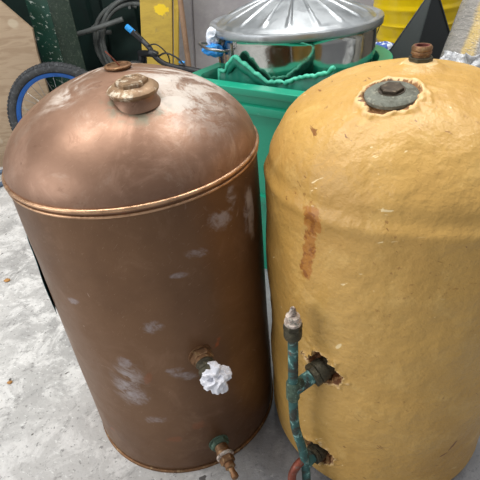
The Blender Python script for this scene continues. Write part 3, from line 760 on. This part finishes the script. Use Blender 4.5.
# ------------------------------------------------------------------ galvanised bin
def dustbin():
    t = thing('metal_dustbin', 'shiny galvanised metal dustbin with a ribbed lid standing in the green crate', 'bin', BIN, (0, 0, 0))
    P = [(.215, .0), (.222, .004), (.226, .02)]
    for k in range(60):
        z = .02+.695*k/59; r = .226+.023*k/59; 
        if .1 < z < .42: r += .003*abs(math.sin(z*60))
        P.append((r, z))
    P += [(.253, .72), (.253, .73), (.247, .73), (.240, .60), (.218, .03)]
    MB().lathe(P, 128).build('bin_body', m_bin, t)
    # lid
    def zr(r):
        if r > .232: return .0
        return .008+.075*(1-(r/.232)**1.35)
    vs = []; fs = []; S = 288
    rs = [.2645, .2645, .266, .2645, .260, .252, .243, .238, .232]+[.232-.222*(k/44) for k in range(1, 45)]
    zs = [-.018, -.010, -.004, .002, .004, .003, .0, .002, .008]
    for j, r in enumerate(rs):
        for i in range(S):
            a_ = 2*PI*i/S; z = zs[j] if j < 9 else zr(r)
            if .06 < r < .226:
                k = a_*18/(2*PI)+.12; f = abs(k-round(k))*2; ww = .2
                ridge = max(0, 1-(f/ww)**2)**.6 if f < ww else 0
                end = min(1, (r-.06)/.02)*min(1, (.226-r)/.012)
                z += .0042*ridge*end
            vs.append((r*math.cos(a_), r*math.sin(a_), z))
    K = len(rs)
    for j in range(K-1):
        for i in range(S): a = j*S+i; b = j*S+(i+1) % S; fs.append((a, b, b+S, a+S))
    fs.append(tuple((K-1)*S+i for i in range(S)))
    lid = obj('lid', vs, fs, m_lid, t, 35, loc=(0, 0, .738), rot=(.0, .0, 0)); md = lid.modifiers.new('t', 'SOLIDIFY'); md.thickness = .0012
    MB().tube(spline([(-.05, 0, .078), (-.05, 0, .10), (-.03, 0, .115), (.03, 0, .115), (.05, 0, .10), (.05, 0, .078)], 6), .004, 10).build('lid_handle', m_chrome, lid)
    # wire side handles
    for ang in (math.radians(198), math.radians(22)):
        e = Vector((math.cos(ang), math.sin(ang), 0)); s_ = Vector((-e.y, e.x, 0)); c = e*.240
        z = .69 if ang > 1 else .695
        pts = [c-s_*.062, c-s_*.068+e*.02, c-s_*.058+e*.048+Vector((0,0,.006)), c-s_*.03+e*.062+Vector((0,0,.008)), c+s_*.03+e*.062+Vector((0,0,.008)), c+s_*.058+e*.048+Vector((0,0,.006)), c+s_*.068+e*.02, c+s_*.062]
        h = MB().tube(spline([p+Vector((0,0,z)) for p in pts], 8), .0042, 12).build('side_handle', m_chrome, t)
        for k in (-1, 1): MB().box((0,0,0), (.008, .026, .034), Matrix.Translation(c+s_*.062*k+Vector((0,0,z))) @ Matrix.Rotation(ang, 4, 'Z'), .003).build('handle_lug', m_lid, h)
        if ang < 1: MB().tube(spline([c-s_*.06+e*.015+Vector((0,0,z+.02)), c-s_*.07+e*.03+Vector((0,0,z-.01)), c-s_*.06+e*.02+Vector((0,0,z-.05))], 6), .0015, 6).build('tie_wire', m_black, h)
dustbin()
# cloth on left handle
ha = math.radians(198); hp = BIN+Vector((math.cos(ha)*.285, math.sin(ha)*.285, .70))
crumple('white_rag', hp+Vector((.014, .0, .020)), .024, m_clothw, 'white rag draped on the left wire handle of the metal bin', 'rag', 1.3, sub=4, stretch=(.75,.7,1.1))
crumple('blue_rag', hp+Vector((.014, -.012, -.014)), .024, m_clothb, 'bright blue rag knotted on the left wire handle of the metal bin', 'rag', 7.7, sub=4, stretch=(1.3,.8,.8))

# ------------------------------------------------------------------ bench and things on it, behind the crate
bz = .50
tb = thing('low_bench', 'low grey wooden bench behind the green crate, nearly hidden', 'bench', uv(-.30, 2.15), (0, 0, crate_yaw))
MB().box((0, 0, bz-.02), (1.1, .86, .04), None, .004).build('bench_top', m_bench, tb)
for sx in (-1, 1):
    for sy in (-1, 1): MB().box((sx*.48, sy*.37, (bz-.04)/2), (.06, .06, bz-.04), None, .004).build('leg', m_bench, tb)

# yellow tub
tp = Vector((.82, 2.15, bz))
P = [(.09, 0), (.130, .004), (.144, .02), (.150, .045)]
for k in range(1, 50):
    z = .045+.40*k/49; r = .150+.070*(k/49)
    r += .0035*(1 if (z % .06) < .012 else 0)
    P.append((r, z))
P += [(.230, .447), (.233, .455), (.227, .462), (.214, .458), (.13, .03)]
o = MB().lathe(P, 96).build('yellow_tub', m_ytub, loc=tp); tag(o, 'glossy yellow plastic tub with faint ribs standing behind the black hopper', 'tub')
for v in o.data.vertices: pass
# printed bag
bg = crumple('printed_bag', (.612, 1.93, bz+.052), .064, m_print, 'small blue and white printed bag lying between metal bin and yellow tub', 'bag', 3.1, sub=4, stretch=(1.0,.8,.72))
# black hopper: folded plastic pyramid hood
def hopper():
    A = Vector((.738, 1.80, .800)); 
    t = thing('black_hopper', 'black plastic hopper with a pointed corner standing in front of the yellow tub', 'hopper')
    Lb = Vector((.537, 1.80, bz+.001)); Fb = Vector((.662, 1.745, bz+.001)); Rb = Vector((.90, 1.86, bz+.001)); Bb = Vector((.72, 1.92, bz+.001))
    Rm = Vector((.772, 1.84, .60))
    def pan(pts, name, mat, th):
        c = sum(pts, Vector())/len(pts); nrm = (pts[1]-pts[0]).cross(pts[2]-pts[0]).normalized()
        n = len(pts); vs = [p for p in pts]+[p+nrm*th for p in pts]
        return obj(name, vs, [tuple(range(n)), tuple(range(2*n-1, n-1, -1))]+[(i, (i+1) % n, n+(i+1) % n, n+i) for i in range(n)], mat, t, 0)
    A2 = A+Vector((-.012, 0, 0)); A3 = A+Vector((.012, .004, 0))
    pan([Lb, Fb, A], 'front_panel', m_blackp_lit, -.004)
    pan([Fb, Rb, A], 'side_panel', m_blackp, -.004)
    pan([Rb, Bb, A], 'back_panel', m_blackp, -.004)
    pan([Bb, Lb, A], 'back_panel', m_blackp, -.004)
    MB().tube([Fb, A], .003, 6).build('folded_edge', m_blackp_lit, t); MB().tube([Rb, A], .0035, 6).build('folded_edge', m_blackp_lit, t)
hopper()
# green box far behind
gb = MB(); 
P = [(-.0, 0)]
o = MB().box((0, 0, .066), (.34, .22, .132), None, .008).box((0, 0, .126), (.36, .24, .016), None, .004).build('green_storage_box', m_green2, loc=(1.215, 2.33, bz), rot=(0, 0, -.1)); tag(o, 'deep green plastic box standing between the yellow tub and the wrapped roll', 'box')

# wrapped roll leaning in the crate
def roll():
    b0 = Vector((.508, 1.225, .0)); d = Vector((.249, .18, .66)).normalized(); vs = []; fs = []; S = 64; N = 60; L = .98; R = .11
    for j in range(N+1):
        for i in range(S):
            a_ = 2*PI*i/S; r = R*(1+.03*noise.noise(Vector((math.cos(a_)*1.4, math.sin(a_)*1.4, j*.07)))+.012*noise.noise(Vector((math.cos(a_)*5, math.sin(a_)*5, j*.25))))
            vs.append((r*math.cos(a_), r*math.sin(a_), L*j/N))
    for j in range(N):
        for i in range(S): a = j*S+i; b = j*S+(i+1) % S; fs.append((a, b, b+S, a+S))
    fs.append(tuple(range(S-1, -1, -1))); fs.append(tuple(N*S+i for i in range(S)))
    o = obj('wrapped_roll', vs, fs, m_wrap, None, 50, loc=b0+Vector((0, 0, .048))); o.rotation_euler = frame((0,0,0), d, up=(0,1,0)).to_euler()
    tag(o, 'big roll wrapped in shiny plastic with a gold stripe leaning at the right', 'roll')
roll()
# loose crumpled film round the foot of the roll, seen over the yellow tank
def sheet():
    ro = bpy.data.objects['wrapped_roll']; nu, nv = 80, 50; vs = []; fs = []
    for i in range(nu+1):
        for j in range(nv+1):
            a_ = -PI*.95+PI*1.0*i/nu; z = .50+.15*j/nv
            r = .118+.030*(1-(j/nv))+.022*abs(fbm((math.cos(a_)*5, math.sin(a_)*5, z*22), 1, 3))*2
            vs.append((r*math.cos(a_), r*math.sin(a_), z+.02*noise.noise(Vector((a_*4, 1, 2)))))
    for i in range(nu):
        for j in range(nv): a = i*(nv+1)+j; fs.append((a, a+1, a+nv+2, a+nv+1))
    o = obj('loose_film', vs, fs, m_sheet, ro, 60); md = o.modifiers.new('t', 'SOLIDIFY'); md.thickness = .0012
    o['label'] = 'crumpled whitish loose plastic film'
sheet()

# crumbs on the floor
for k, (x, y, s_, lab) in enumerate(((-.86, 1.415, .011, 'small orange brown leaf scrap on the pale concrete left of the copper tank'), (-.68, .93, .007, 'small brown crumb on the concrete at the lower left'))):
    o = crumple('floor_scrap', (x, y, s_*.38), s_, m_leaf, lab, 'scrap', 2.+k, sub=3, stretch=(1, .8, .35))

# ------------------------------------------------------------------ light
def area(name, loc, target, size, power, col=(1,1,1), sy=None):
    l = bpy.data.lights.new(name, 'AREA'); l.energy = power; l.color = col; l.size = size
    if sy: l.shape = 'RECTANGLE'; l.size_y = sy
    o = bpy.data.objects.new(name, l); C.objects.link(o); o.location = loc
    o.rotation_euler = (Vector(target)-Vector(loc)).to_track_quat('-Z', 'Y').to_euler(); return o
area('ceiling_lamp', (-.9, .9, 2.9), (-.3, 1.0, 0), .5, 46, (1,.98,.95), 1.6)
area('doorway_daylight', (-3.2, -.4, 1.7), (-.2, 1.0, .4), 2.2, 62, (.97,.98,1.))
area('rear_fill', (.5, 1.75, 2.9), (.4, 2.0, 0), .5, 30, (1,.99,.97), 1.8)  # added fill that brightens the background, not a known fitting
area('ceiling_lamp_right', (1.0, .9, 2.9), (.6, 1.3, 0), .4, 20, (1,.98,.95), 1.4)
w = bpy.data.worlds.new('world'); bpy.context.scene.world = w; w.use_nodes = True
bgn = w.node_tree.nodes['Background']; bgn.inputs[0].default_value = (.92,.95,1,1); bgn.inputs[1].default_value = .42
vsn = bpy.context.scene.view_settings
vsn.view_transform = 'Standard'; vsn.look = 'None'; vsn.gamma = 1.; vsn.use_curve_mapping = False; vsn.exposure = 0.
